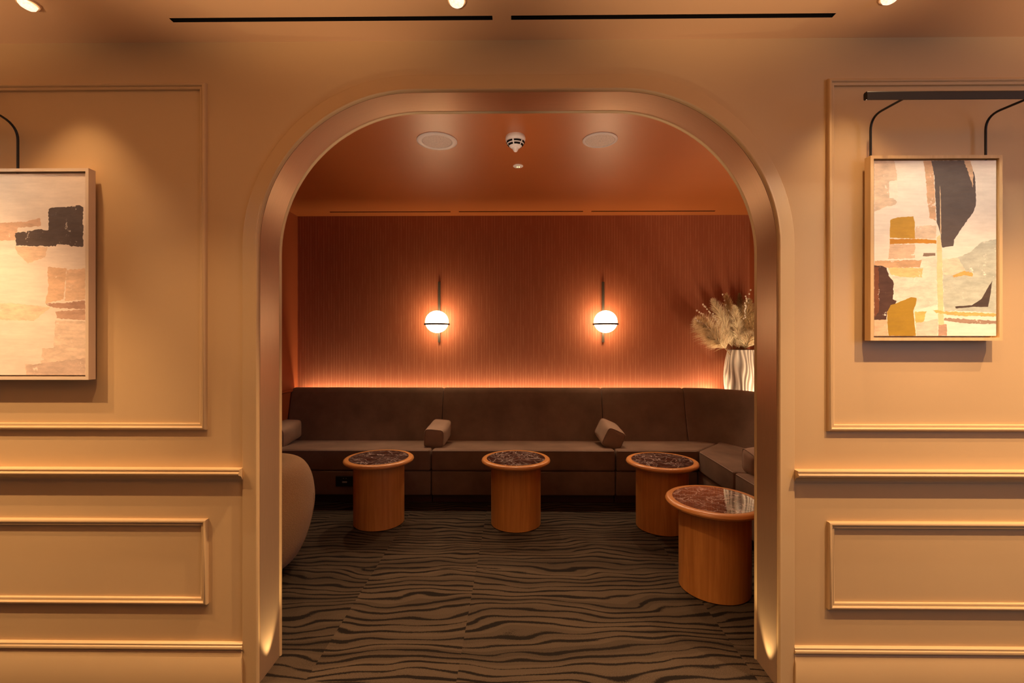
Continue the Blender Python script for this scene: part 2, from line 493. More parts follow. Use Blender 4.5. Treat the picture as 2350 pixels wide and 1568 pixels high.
# ------------------------------------------------------------------ slots in the ceilings
def slot(h, z, label, group):
    x0, x1, y0, y1 = h
    t = thing('slot_diffuser', ((x0+x1)/2, (y0+y1)/2, z), label, 'air vent', group)
    mb = MB(); d = .07
    mb.add([(x0,y0,z),(x1,y0,z),(x1,y1,z),(x0,y1,z),(x0,y0,z+d),(x1,y0,z+d),(x1,y1,z+d),(x0,y1,z+d)], [(0,1,5,4),(1,2,6,5),(2,3,7,6),(3,0,4,7),(4,5,6,7)])
    mb.build('channel', m_dark, t)
    MB().box((x0+.002, (y0+y1)/2-.0015, z+.012), (x1-.002, (y0+y1)/2+.0015, z+.05)).build('blade', m_dark, t)
    return t
G1, G2 = 'slot diffusers in the front ceiling', 'slot diffusers in the alcove ceiling'
slot(SL[0], ZC, 'long black slot diffuser in the cream ceiling, left one of two', G1)
slot(SL[1], ZC, 'long black slot diffuser in the cream ceiling, right one of two', G1)
slot(SA[0], ZA, 'thin dark slot in the rust alcove ceiling above the left sconce', G2)
slot(SA[1], ZA, 'thin dark slot in the rust alcove ceiling between the sconces, middle of three', G2)
slot(SA[2], ZA, 'thin dark slot in the rust alcove ceiling on the side of the vase', G2)

# ------------------------------------------------------------------ downlights in the front ceiling
def downlight(c, tilt, label):
    t = thing('recessed_downlight', c, label, 'ceiling light', 'downlights in the front ceiling')
    MB().lathe([(.030, .004), (.034, .001), (.034, -.004), (.031, -.006), (.028, -.005), (.0265, .002)], 40, cap0=False, cap1=False).build('trim_ring', m_ceil, t, smooth=40).location = (0,0,0)
    prof = [(.0262, .0), (.026, -.006), (.0235, -.014), (.016, -.020), (.006, -.0225)]
    o = MB().lathe(prof, 40).build('lens', m_glowlens, t, smooth=50); o.location = (0,0,0); o.rotation_euler = tilt
    return t
yd = 1.575
dl = []
for px, tilt, lb in ((64, (0, R(18), 0), 'small bright downlight at the top left, above the pale canvas'), (1048, (0, 0, 0), 'small bright downlight above the arch, between the slots and the picture edge'), (2043, (0, R(-8), 0), 'small bright downlight at the top right, above the mustard painting')):
    q = at(px, 2, yd); dl.append(downlight((q.x, yd, ZC), tilt, lb)); print('dl', q)

# ------------------------------------------------------------------ alcove ceiling devices
def disc_thing(name, px, py, label, cat, group=None):
    r_ = ZA - HC
    Y = FPX*r_/(CY-py)
    q = at(px, py, Y)
    return thing(name, (q.x, Y, ZA), label, cat, group)
def speaker(px, py, ro, ri, label):
    t = disc_thing('ceiling_speaker', px, py, label, 'speaker', 'speakers in the alcove ceiling')
    o = MB().lathe([(ro, .0), (ro, -.004), (ro-.006, -.008), (ri+.004, -.009), (ri, -.006), (ri, .0)], 64, cap0=False, cap1=False).build('rim', m_white, t, smooth=40); o.location = (0,0,0)
    o = MB().lathe([(ri, -.002), (ri-.002, -.0055), (ri*.6, -.0075), (.008, -.0085)], 64).build('grille', m_grille, t, smooth=40); o.location = (0,0,0)
    o = MB().lathe([(.004, -.008), (.004, -.0105), (.002, -.011)], 16).build('badge', m_white, t, smooth=40); o.location = (0,0,0)
    return t
speaker(1003, 323, .126, .092, 'round ceiling speaker with a broad white rim, left of the smoke detector')
speaker(1377, 322, .108, .090, 'round ceiling speaker with a narrow rim, right of the smoke detector')
t = disc_thing('smoke_detector', 1183, 313, 'white conical smoke detector on the alcove ceiling between two speakers', 'smoke detector')
o = MB().lathe([(.058, .001), (.060, -.006), (.062, -.016), (.060, -.026), (.056, -.032)], 48).build('base', m_white, t, smooth=40); o.location = (0,0,0)
cone = [(.0565, -.032), (.0555, -.036), (.053, -.044), (.043, -.058), (.030, -.068), (.022, -.074)]
o = MB().lathe(cone, 48).build('chamber', m_white, t, smooth=40); o.location = (0,0,0)
for (ra_, za_, rb_, zb_) in ((.0557, -.0375, .0515, -.0465), (.0475, -.0525, .0395, -.0610)):
    for k in range(6):
        rings = []
        for q_ in range(9):
            a = k*math.pi/3+.34+(math.pi/3-.18)*q_/8
            rings.append([((r+o_)*math.cos(a), (r+o_)*math.sin(a), z-o_*.6) for (r, z, o_) in ((ra_, za_, -.003), (ra_, za_, .0012), (rb_, zb_, .0012), (rb_, zb_, -.003))])
        o = MB().sweep(rings).build('vent_slot', m_dark, t); o.location = (0,0,0)
o = MB().lathe([(.030, -.064), (.026, -.070), (.017, -.079), (.014, -.088), (.009, -.094), (.003, -.096)], 32).build('nose', m_white, t, smooth=40); o.location = (0,0,0)
t = disc_thing('emergency_light', 1189, 381, 'tiny white round emergency light with glowing dots, behind the smoke detector', 'emergency light')
o = MB().lathe([(.036, .001), (.036, -.003), (.031, -.006), (.012, -.007)], 40).build('housing', m_white, t, smooth=40); o.location = (0,0,0)
for dx in (-.006, .008):
    o = MB().sphere((0,0,0), .004, 12, 8).build('led', m_led, t, smooth=60); o.location = (dx, 0, -.008)

# ------------------------------------------------------------------ sconces
def sconce(pxbar, label):
    q = at(pxbar, 720, YA-.02)
    t = thing('wall_sconce', (q.x, YA, q.z), label, 'wall lamp', 'globe sconces on the ribbed rust wall')
    z1, z0 = at(pxbar, 647, YA-.02).z - q.z, at(pxbar, 786, YA-.02).z - q.z
    o = MB().box((-.012, -.030, z0), (.012, -.008, z1)).build('wall_bar', m_bronzebar, t, bevel=.003); o.location = (0,0,0)
    o = MB().box((-.006, -.010, z0+.04), (.006, 0, z1-.04)).build('mount', m_bronzebar, t); o.location = (0,0,0)
    gy = -.150; gz = 1.541-q.z
    o = MB().sphere((0,0,0), .111, 48, 28, sc_=(1, 1, .965)).build('globe', m_globe, t, smooth=60); o.location = (0, gy, gz)
    mb = MB()
    rr = .114; pr = [(rr-.003, -.007), (rr+.006, -.009), (rr+.010, -.007), (rr+.010, .007), (rr+.006, .009), (rr-.003, .007)]
    rings = [[((r)*math.cos(2*math.pi*k/64), r*math.sin(2*math.pi*k/64), z) for (r, z) in pr] for k in range(65)]
    mb.sweep(rings, closed=True, caps=False)
    o = mb.build('ring', m_bronzebar, t, smooth=50); o.location = (0, gy, gz-.024)
    o = MB().box((-.007, gy+.112, gz-.029), (.007, -.028, gz-.019)).build('arm', m_bronzebar, t); o.location = (0,0,0)
    return t
sconce(1008, 'lit opal globe sconce on a thin bronze bar, left of the pair')
sconce(1384, 'lit opal globe sconce on a thin bronze bar, nearer the vase')

# ------------------------------------------------------------------ sofa
SY = 3.75; SX = 1.49; SD = .74
def prism(mb, poly, z0, zt):
    """poly: (x, y) ccw; zt: constant or function of (x, y)"""
    f = zt if callable(zt) else (lambda x, y: zt)
    k = len(poly)
    vs = [(x, y, z0) for (x, y) in poly] + [(x, y, f(x, y)) for (x, y) in poly]
    fs = [tuple(reversed(range(k))), tuple(range(k, 2*k))] + [(i, (i+1) % k, k+(i+1) % k, k+i) for i in range(k)]
    return mb.add(vs, fs)
BKP = [(0, .30), (0, .855), (.010, .884), (.030, .899), (.055, .902), (.080, .895), (.098, .878), (.108, .850), (.135, .74), (.166, .62), (.200, .50), (.232, .42), (.240, .38), (.225, .30)]
def back_sweep(path, name, parent, thin=0):
    cx = sum(t for t, z in BKP)/len(BKP); cz = sum(z for t, z in BKP)/len(BKP)
    rings = []
    N = len(path)
    for i, (x, y, nx, ny) in enumerate(path):
        if i in (0, N-1): k = .94
        elif i in (1, N-2): k = .985
        else: k = 1.0
        rings.append([(x+nx*(cx+(t-cx)*k), y+ny*(cx+(t-cx)*k), cz+(z-cz)*(k if k > .95 else .97)) for (t, z) in [(max(t, thin), z) for (t, z) in BKP]])
    return MB().sweep(rings).build(name, m_velvet, parent, smooth=50)
YR = SY+SD
def straight(x0, x1):
    g = .003
    return [(x, YR, 0, -1) for x in (x0+g, x0+g+.006, x0+g+.02, (x0+x1)/2, x1-g-.02, x1-g-.006, x1-g)]
zs = lambda x, y: .456 - .075*max(0, min(y-SY, x*0+9))
def zseat(x, y):
    d = max(0, min(y-SY, .55))
    return .456-.07*d
def zwing(x, y):
    d = max(0, min(x-SX, .55))
    return .456-.07*d
def seat(poly, zf, name, parent):
    return prism(MB(), poly, .280, zf).build(name, m_velvet, parent, bevel=.020, seg=4, smooth=50)
def piping(pts, parent):
    return MB().tube(pts, .0045, 8).build('piping', m_piping, parent, smooth=60)
def straight_section(x0, x1, label):
    t = thing('sofa_section', ((x0+x1)/2, SY, 0), label, 'sofa', 'sections of the brown velvet corner sofa')
    g = .004
    back_sweep(straight(x0, x1), 'backrest', t)
    s_ = seat([(x0+g, SY), (x1-g, SY), (x1-g, SY+.55), (x0+g, SY+.55)], zseat, 'seat_cushion', t)
    piping([(x0+.02, SY+.004, .444), ((x0+x1)/2, SY+.003, .445), (x1-.02, SY+.004, .444)], s_)
    prism(MB(), [(x0+g, SY+.012), (x1-g, SY+.012), (x1-g, YR), (x0+g, YR)], .075, .277).build('base', m_velvet, t, bevel=.012, seg=3, smooth=50)
    prism(MB(), [(x0+g, SY+.075), (x1-g, SY+.075), (x1-g, YR), (x0+g, YR)], 0, .074).build('plinth', m_plinth, t)
    return t
S1, S2 = -.71, .815
straight_section(XL+.018, S1, 'straight sofa section at the left end, against the plain rust wall')
straight_section(S1, S2, 'middle straight sofa section below the two globe sconces')
# third section: straight back, seat running into the inner corner
t = thing('sofa_section', (1.15, SY, 0), 'sofa section with the flat back just before the curve, behind the third table', 'sofa', 'sections of the brown velvet corner sofa')
XC = 1.60
back_sweep(straight(S2, XC), 'backrest', t)
g = .004
s_ = seat([(S2+g, SY), (SX-.004, SY), (SX+.33-.004, SY+.40), (SX+.22, SY+.53), (SX+.12, SY+.55), (S2+g, SY+.55)], zseat, 'seat_cushion', t)
piping([(S2+.02, SY+.004, .444), (1.1, SY+.003, .445), (SX-.015, SY+.004, .444)], s_)
prism(MB(), [(S2+g, SY+.012), (SX-.002, SY+.012), (SX-.002, YR), (S2+g, YR)], .075, .277).build('base', m_velvet, t, bevel=.012, seg=3, smooth=50)
prism(MB(), [(S2+g, SY+.075), (SX-.002, SY+.075), (SX-.002, YR), (S2+g, YR)], 0, .074).build('plinth', m_plinth, t)
# corner section with curved back
t = thing('sofa_section', (SX+.3, SY, 0), 'curved corner section of the sofa in front of the vase', 'sofa', 'sections of the brown velvet corner sofa')
XRR = SX+SD; RC = XRR-XC; W1 = 3.135
path = [(XC+.003, YR, 0, -1), (XC+.009, YR, 0, -1), (XC+.02, YR, 0, -1)]
for k in range(1, 19):
    a = math.pi/2*(1-k/18)
    nx, ny = -math.cos(a), -math.sin(a)
    path.append((XC+RC*math.cos(a), YR-RC+RC*math.sin(a), nx, ny))
path += [(XRR, W1+.02, -1, 0), (XRR, W1+.009, -1, 0), (XRR, W1+.003, -1, 0)]
back_sweep(path, 'backrest', t, .047)
poly = [(SX, SY-.008), (SX, W1+g), (SX+.55, W1+g), (SX+.55, YR-RC+.02)]
for k in range(1, 6):
    a = math.pi/2*k/5*.62
    rr = RC-.185
    poly.append((XC+rr*math.cos(a), YR-RC+rr*math.sin(a)))
poly.append((SX+.335, SY+.40))
s_ = seat(poly, zwing, 'seat_cushion', t)
piping([(SX+.004, SY-.02, .444), (SX+.003, 3.45, .445), (SX+.004, W1+.02, .444)], s_)
prism(MB(), [(SX+.012, YR-.02), (SX+.012, W1+g), (XRR, W1+g), (XRR, YR-RC), (XC+.45, YR-.2), (XC, YR-.02)], .075, .277).build('base', m_velvet, t, bevel=.012, seg=3, smooth=50)
prism(MB(), [(SX+.075, YR-.03), (SX+.075, W1+g), (XRR, W1+g), (XRR, YR-RC), (XC+.45, YR-.2), (XC, YR-.03)], 0, .074).build('plinth', m_plinth, t)
# last section towards the arch
W2 = 2.06
t = thing('sofa_section', (SX+.3, (W1+W2)/2, 0), 'sofa section along the right wall, mostly hidden by the arch behind the front table', 'sofa', 'sections of the brown velvet corner sofa')
back_sweep([(XRR, y, -1, 0) for y in (W1-.003, W1-.009, W1-.02, (W1+W2)/2, W2+.02, W2+.009, W2+.003)], 'backrest', t)
s_ = seat([(SX, W1-g), (SX, W2), (SX+.55, W2), (SX+.55, W1-g)], zwing, 'seat_cushion', t)
piping([(SX+.004, W1-.02, .444), (SX+.003, (W1+W2)/2, .445), (SX+.004, W2+.02, .444)], s_)
prism(MB(), [(SX+.012, W1-g), (SX+.012, W2), (XRR, W2), (XRR, W1-g)], .075, .277).build('base', m_velvet, t, bevel=.012, seg=3, smooth=50)
prism(MB(), [(SX+.075, W1-g), (SX+.075, W2), (XRR, W2), (XRR, W1-g)], 0, .074).build('plinth', m_plinth, t)

# power outlet on the sofa base
q0, q1 = at(770, 1093, SY), at(812, 1117, SY)
t = thing('power_outlet', ((q0.x+q1.x)/2, SY+.010, (q0.z+q1.z)/2), 'black power outlet plate on the sofa base beside the left table', 'power outlet')
w2, h2 = (q1.x-q0.x)/2, (q0.z-q1.z)/2
o = MB().box((-w2, -.010, -h2), (w2, .004, h2)).build('cover_plate', m_socket, t, bevel=.003); o.location = (0,0,0)
o = MB().box((-w2, -.012, h2-.004), (w2, -.008, h2)).build('top_edge', mat('outlet_lip', (.10, .09, .09), .3), t); o.location = (0,0,0)
o = MB().box((-.020, -.0115, -.012), (.020, -.009, .0)).build('usb_port', m_port, t); o.location = (0, 0, 0)
for dx in (-.014, .008):
    o = MB().box((dx, -.0115, .022), (dx+.008, -.009, .026)).build('indicator', m_port, t); o.location = (0,0,0)

# ------------------------------------------------------------------ bolster cushions
def bolster_ring(y, k, ex, S=.088):
    pts = []
    for j in range(48):
        a = 2*math.pi*j/48
        c, s_ = math.cos(a), math.sin(a)
        rr = (abs(c)**ex+abs(s_)**ex)**(-1/ex)
        pts.append((S*k*rr*c, y, S*k*rr*s_))
    return pts
def bolster_mesh(L=.32):
    g = bolster_ring
    rings = [g(-L/2-.016, .25, 3), g(-L/2-.014, .55, 4), g(-L/2-.007, .80, 5.5), g(-L/2, .915, 6.5), g(-L/2+.005, .93, 6.5)]
    for i in range(1, 14):
        t = i/14
        b = math.sin(math.pi*t)**.7
        rings.append(g(-L/2+.005+(L-.01)*t, .93+.13*b, 6.5-3.3*b))
    rings += [g(L/2-.005, .93, 6.5), g(L/2, .915, 6.5), g(L/2+.007, .80, 5.5), g(L/2+.014, .55, 4), g(L/2+.016, .25, 3)]
    return MB().sweep(rings)
def bolster(loc, rot, label):
    t = thing('bolster_cushion', loc, label, 'cushion', 'bolsters on the sofa')
    t.rotation_euler = rot
    o = bolster_mesh().build('cover', m_bolster, t, smooth=60); o.location = (0,0,0)
    for y in (-.161, .161):
        pts = bolster_ring(y, .925, 6.5); pts.append(pts[0])
        o = MB().tube(pts, .0025, 6, caps=False).build('piping', m_bolster, t, smooth=60); o.location = (0,0,0)
    return t
bolster((-2.085, 4.05, .530), (R(5), R(2), R(0)), 'square taupe bolster against the rust wall at the left end of the sofa')
bolster((-.700, 4.045, .532), (R(6), R(4), R(-3)), 'square taupe bolster on the seat seam behind the left and middle tables')
bolster((.820, 4.035, .532), (R(6), R(24), R(4)), 'taupe bolster rolled onto its edge below the right sconce')
bolster((1.745, 3.13, .532), (R(5), R(8), R(-88)), 'taupe bolster half hidden by the right side of the arch')

# ------------------------------------------------------------------ round side tables
def make_table(loc, rot, label):
    t = thing('side_table', loc, label, 'table', 'round wooden drum tables with marble tops')
    t.rotation_euler = (0, 0, rot)
    o = MB().lathe([(.176, 0), (.184, .006), (.184, .447), (.178, .452)], 80).build('pedestal', m_wood, t, smooth=35); o.location = (0,0,0)
    prof = [(.15, .450), (.225, .450), (.240, .4535), (.251, .460), (.255, .469), (.252, .478), (.245, .4835), (.236, .485), (.217, .485), (.216, .482), (.216, .470)]
    o = MB().lathe(prof, 96, cap0=True, cap1=False).build('top_rim', m_rimwood, t, smooth=35); o.location = (0,0,0)
    o = MB().lathe([(.2158, .470), (.2158, .4835), (.2148, .4843)], 96).build('marble_inlay', m_marble, t, smooth=35); o.location = (0,0,0)
    return t
def foot(px, Y): return (at(px, 1100, Y).x, Y, 0)
tb = make_table(foot(870, 3.395), 0, 'round oak drum table with dark veined marble top, leftmost, near the pale chair')
tabs = [(foot(1184, 3.385), 1.9, 'round oak drum table with dark veined marble top, alone in the middle of the room'),
        (foot(1519, 3.335), 4.0, 'round oak drum table behind the front one, before the sofa corner'),
        ((1.085, 2.515, 0), 3.0, 'nearest round oak drum table, its red marble top reflecting the vase')]
for (lc, rt, lb) in tabs:
    c = copy_tree(tb); c.location = lc; c.rotation_euler = (0, 0, rt); c['label'] = lb

# ------------------------------------------------------------------ tub chair on the left
t = thing('tub_chair', (-1.615, 2.60, 0), 'rounded oatmeal boucle tub chair peeping past the left side of the arch', 'chair')
t.rotation_euler = (0, 0, R(-32))
outer = [(.285, .075), (.325, .10), (.372, .20), (.405, .32), (.418, .42), (.412, .52), (.392, .60), (.360, .655), (.320, .682), (.275, .686), (.225, .668), (.200, .61), (.197, .45), (.197, .25), (.195, .10)]
outer = [(r, z*.952) for (r, z) in outer]
def smooth_loop(pts, k=3):
    out = []; m_ = len(pts)
    for i in range(m_):
        p0, p1, p2, p3 = [pts[(i+d) % m_] for d in (-1, 0, 1, 2)]
        for q_ in range(k):
            t_ = q_/k
            out.append(tuple(.5*(2*b+(c_-a)*t_+(2*a-5*b+4*c_-d_)*t_*t_+(-a+3*b-3*c_+d_)*t_**3) for a, b, c_, d_ in zip(p0, p1, p2, p3)))
    return out
loop = smooth_loop(outer, 4)
mb = MB(); rings = []
NA = 64
for k in range(NA+1):
    a = R(-128) + R(256)*k/NA
    e = min(k, NA-k)
    s_ = [.45, .80, .94, 1.0][min(e, 3)]
    drop = .08*(abs(a)/R(128))**2.2
    cr = .305; cz = .36
    rings.append([((cr+(r-cr)*s_)*math.cos(a), (cr+(r-cr)*s_)*math.sin(a), cz+(z-cz)*s_*(1-(drop if z > cz else 0))) for (r, z) in loop])
mb.sweep(rings)
o = mb.build('back_shell', m_boucle, t, smooth=60); o.location = (0,0,0)
o = MB().lathe([(.15, .20), (.188, .21), (.196, .25), (.196, .38), (.188, .415), (.16, .432), (.09, .438)], 56).build('seat_cushion', m_boucle, t, smooth=60); o.location = (0,0,0)
o = MB().lathe([(.19, .085), (.196, .10), (.196, .19), (.185, .205)], 48).build('seat_base', m_boucle, t, smooth=60); o.location = (0,0,0)
o = MB().lathe([(.24, 0), (.25, .006), (.25, .02), (.06, .03), (.05, .085)], 48).build('swivel_base', m_black, t, smooth=40); o.location = (0,0,0)
pts = [(.4185*math.cos(a), .4185*math.sin(a), z) for (a, z) in [(R(-38), .66)]]
pr = [(r-.003, z) for (r, z) in loop[:19]]
o = MB().tube([((r+.0015)*math.cos(R(46)), (r+.0015)*math.sin(R(46)), z) for (r, z) in pr], .004, 8).build('seam', m_boucle, t, smooth=60); o.location = (0,0,0)

# ------------------------------------------------------------------ vase
VY = 4.385
VX = 2.15; VZ = .771
t = thing('vase', (VX, VY, VZ), 'tall cream ribbed vase with grey streaks on the corner ledge', 'vase')
VH = at(1700, 803, VY).z - VZ
m_vase = mat('streaked_ceramic', (.7, .62, .52), .35, spec=.5)
n = NT(m_vase)
at_ = n.n('ShaderNodeAttribute', attribute_name='ridge')
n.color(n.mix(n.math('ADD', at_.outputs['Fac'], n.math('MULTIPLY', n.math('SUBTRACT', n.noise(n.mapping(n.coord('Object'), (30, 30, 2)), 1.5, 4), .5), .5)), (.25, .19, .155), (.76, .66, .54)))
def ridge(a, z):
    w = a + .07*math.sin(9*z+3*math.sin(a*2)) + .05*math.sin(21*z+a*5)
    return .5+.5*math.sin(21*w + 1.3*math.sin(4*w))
prof = []; NZ = 40
for i in range(NZ+1):
    u = i/NZ
    r = .108 + .045*math.sin(math.pi*(u*.80+.12))
    prof.append((r*.985, u*VH))
NV = 180
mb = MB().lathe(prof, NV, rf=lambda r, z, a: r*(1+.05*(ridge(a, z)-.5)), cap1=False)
rim = prof[-1][0]
inner = [(rim-.004, VH+.002), (rim-.016, VH), (rim-.02, VH-.05), (rim-.02, VH-.15)]
mb2 = MB().lathe(inner, NV, cap0=False, cap1=True)
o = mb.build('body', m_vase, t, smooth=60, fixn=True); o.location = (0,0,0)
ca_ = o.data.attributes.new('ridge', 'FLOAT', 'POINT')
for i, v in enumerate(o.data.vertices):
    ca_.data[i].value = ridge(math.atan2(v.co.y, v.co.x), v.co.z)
o = mb2.build('neck', m_vase, t, smooth=60); o.location = (0,0,0)

# ------------------------------------------------------------------ pampas plumes and budded twigs
def fluff_mat(name, a, b):
    m = mat(name, a, .9, spec=.1)
    n = NT(m); oi = n.n('ShaderNodeNewGeometry')
    n.color(n.mix(n.noise(n.coord('Object'), 40, 3), a, b))
    n.b.inputs['Transmission Weight'].default_value = 0
    return m
m_pam = [fluff_mat('pampas_cream', (.72, .54, .32), (.90, .73, .48)), fluff_mat('pampas_gold', (.62, .40, .17), (.80, .56, .28)), fluff_mat('pampas_brown', (.26, .14, .06), (.40, .24, .11))]
m_stalk = mat('dry_stalk', (.30, .17, .07), .8)
m_bud = mat('pale_bud', (.78, .64, .50), .6)
rim_c = Vector((VX, VY, VZ+VH))
def bez(p0, p1, p2, n_):
    return [p0*(1-t)**2 + p1*2*t*(1-t) + p2*t*t for t in [i/n_ for i in range(n_+1)]]
def plume(tip, wid, nst, mi, label, open_=1.0, start=.35):
    rnd = random.Random(int(tip.x*1000)+int(tip.z*700))
    d = Vector((tip.x-VX, tip.y-VY, 0))
    base = rim_c + Vector((d.x*.18, d.y*.2, -.14))
    base.x = VX + max(-.07, min(.07, base.x-VX))
    mid = rim_c + Vector((d.x*.42, d.y*.42, (tip.z-rim_c.z)*.42))
    cv = bez(base, mid, tip, 14)
    t = thing('pampas_plume', base, label, 'dried grass', 'pampas plumes in the ribbed vase')
    MB().tube(cv, [.0028]*len(cv), 6).build('stalk', m_stalk, t, smooth=60)
    mb = MB()
    L = (tip-base).length
    for k in range(int(nst*2.1)):
        u = start + (1-start)*rnd.random()**.8
        f = u*14; i = min(13, int(f)); p = cv[i].lerp(cv[i+1], f-i)
        if p.z < rim_c.z+.012: continue
        ax = (cv[min(14, i+1)]-cv[max(0, i-1)]).normalized()
        o1 = ax.orthogonal().normalized(); o2 = ax.cross(o1)
        a = rnd.random()*2*math.pi
        rad = o1*math.cos(a)+o2*math.sin(a)
        v = (u-start)/(1-start)
        ln = 1.3*wid*(1.5*math.sin(math.pi*min(1, v*.72+.24))+.25)*rnd.uniform(.6, 1.15)
        dr = (ax*rnd.uniform(.55, 1.3) + rad*rnd.uniform(.10, .85)*open_ + Vector((rnd.uniform(-.18,.18), rnd.uniform(-.18,.18), rnd.uniform(-.18,.18)))).normalized()
        p1 = p + dr*ln*.55; p2 = p + dr*ln + rad*ln*.10*open_ + Vector((0, 0, -ln*.12*rnd.random()))
        sd = dr.cross(Vector((rnd.uniform(-1,1), rnd.uniform(-1,1), rnd.uniform(-1,1)))).normalized()*rnd.uniform(.0010, .0022)
        vs = [p-sd, p+sd, p1+sd*.9, p1-sd*.9, p2]
        for q_ in vs:
            q_.x = min(q_.x, XR-.008); q_.y = min(q_.y, YA-.008)
        mb.add(vs, [(0,1,2,3), (3,2,4)])
    mb.build('plume', m_pam[mi], t, fixn=False)
    return t
def tipat(px, py, dy): return at(px, py, VY+dy)
plume(tipat(1600, 735, -.06), .085, 900, 0, 'wispy cream pampas plume leaning furthest left over the sofa', 1.5, .26)
plume(tipat(1637, 690, .02), .060, 1300, 0, 'dense cream pampas plume rising left of the vase rim', .8, .24)
plume(tipat(1622, 772, -.10), .060, 900, 0, 'short pale pampas plume drooping over the left vase rim', 1.2, .26)
plume(tipat(1667, 678, .05), .055, 1100, 1, 'tall upright golden pampas plume at the centre back', .65, .22)
plume(tipat(1685, 705, -.10), .050, 1100, 0, 'upright cream pampas plume standing at the front of the vase', .75, .22)
plume(tipat(1697, 676, .06), .045, 800, 2, 'brown pampas plume behind the upright cream one', .8, .24)
plume(tipat(1718, 690, .00), .060, 1200, 1, 'broad golden pampas plume next to the arch edge', 1.3, .22)
plume(tipat(1732, 722, -.05), .060, 1100, 1, 'golden pampas plume leaning right behind the arch edge', 1.3, .22)
plume(tipat(1722, 770, -.12), .065, 800, 0, 'short fluffy cream pampas tuft low at the front of the vase', 1.4, .26)
def twig(tip, nb, label):
    d = Vector((tip.x-VX, tip.y-VY, 0))
    base = rim_c + Vector((d.x*.2, d.y*.2, -.12))
    base.x = VX + max(-.07, min(.07, base.x-VX))
    cv = bez(base, rim_c + Vector((d.x*.40, d.y*.40, (tip.z-rim_c.z)*.5)), tip, 16)
    t = thing('budded_twig', base, label, 'twig', 'budded twigs in the ribbed vase')
    MB().tube(cv, .0016, 6).build('stem', m_stalk, t, smooth=60)
    me = None
    rnd = random.Random(nb)
    for k in range(nb):
        u = .62+.38*k/(nb-1); f = u*16; i = min(15, int(f)); p = cv[i].lerp(cv[i+1], f-i)
        p = p + Vector((rnd.uniform(-.007, .007), rnd.uniform(-.007, .007), rnd.uniform(-.006, .006)))
        if me is None:
            b = MB().sphere((0,0,0), .0075, 12, 8, sc_=(1, 1, 1.25)).build('bud', m_bud, t, smooth=60); me = b
        else:
            b = me.copy(); C.objects.link(b)
        b.location = p - t.location
    return t
twig(tipat(1596, 733, -.10), 13, 'twig with pale buds reaching furthest left, lowest of the left twigs')
twig(tipat(1601, 713, -.08), 14, 'twig with pale buds on the left, above the lowest one')
twig(tipat(1614, 698, -.05), 12, 'twig with pale buds rising steeply left of the plumes')
twig(tipat(1658, 676, .0), 5, 'short tipped twig with buds above the tall golden plume')
twig(tipat(1713, 680, -.10), 14, 'twig with pale buds in front of the broad golden plume')
twig(tipat(1722, 667, -.02), 7, 'tallest budded twig close to the arch edge')

# ------------------------------------------------------------------ paintings
def paint_mat(name, rgb, var=.10, scale=14, under=None):
    c = lin(*rgb)[:3]
    m = mat(name, c, .62, spec=.25)
    n = NT(m); p = n.coord('Object')
    sd = sum(rgb)*.37
    f = n.noise(n.mapping(p, (1, 1, 2.5), (sd, 0, 0)), scale, 6, .65)
    st = n.noise(n.mapping(p, (3, 1, 26), (sd, 0, 0)), 4, 4, .6)
    col = n.mix(n.ramp(f, [(.32, 0), (.68, 1)]), [x*(1-var) for x in c], [min(1, x*(1+var)) for x in c])
    col = n.mix(n.ramp(st, [(.35, 0), (.65, 1)]), n.mix(.10, col, (.25, .14, .07)), col)
    if under is not None:
        u = lin(*under)[:3]
        dry = n.math('ADD', n.noise(n.mapping(p, (1.6, 1, 1), (0, 0, sd)), 16, 3, .5), n.math('MULTIPLY', n.math('SUBTRACT', n.noise(p, 120, 3, .7), .5), .55))
        col = n.mix(n.ramp(dry, [(.27, 0), (.34, 1)]), u, col)
    n.color(col)
    n.bump(n.noise(p, 400, 2), .1, .001)
    return m
def rough_poly(pts, step, amp, rnd):
    out = []
    for i, a in enumerate(pts):
        b = pts[(i+1) % len(pts)]
        L = math.hypot(b[0]-a[0], b[1]-a[1]); k = max(1, int(L/step))
        for j in range(k):
            t = j/k
            out.append((a[0]+(b[0]-a[0])*t+rnd.uniform(-amp, amp), a[1]+(b[1]-a[1])*t+rnd.uniform(-amp, amp)))
    return out
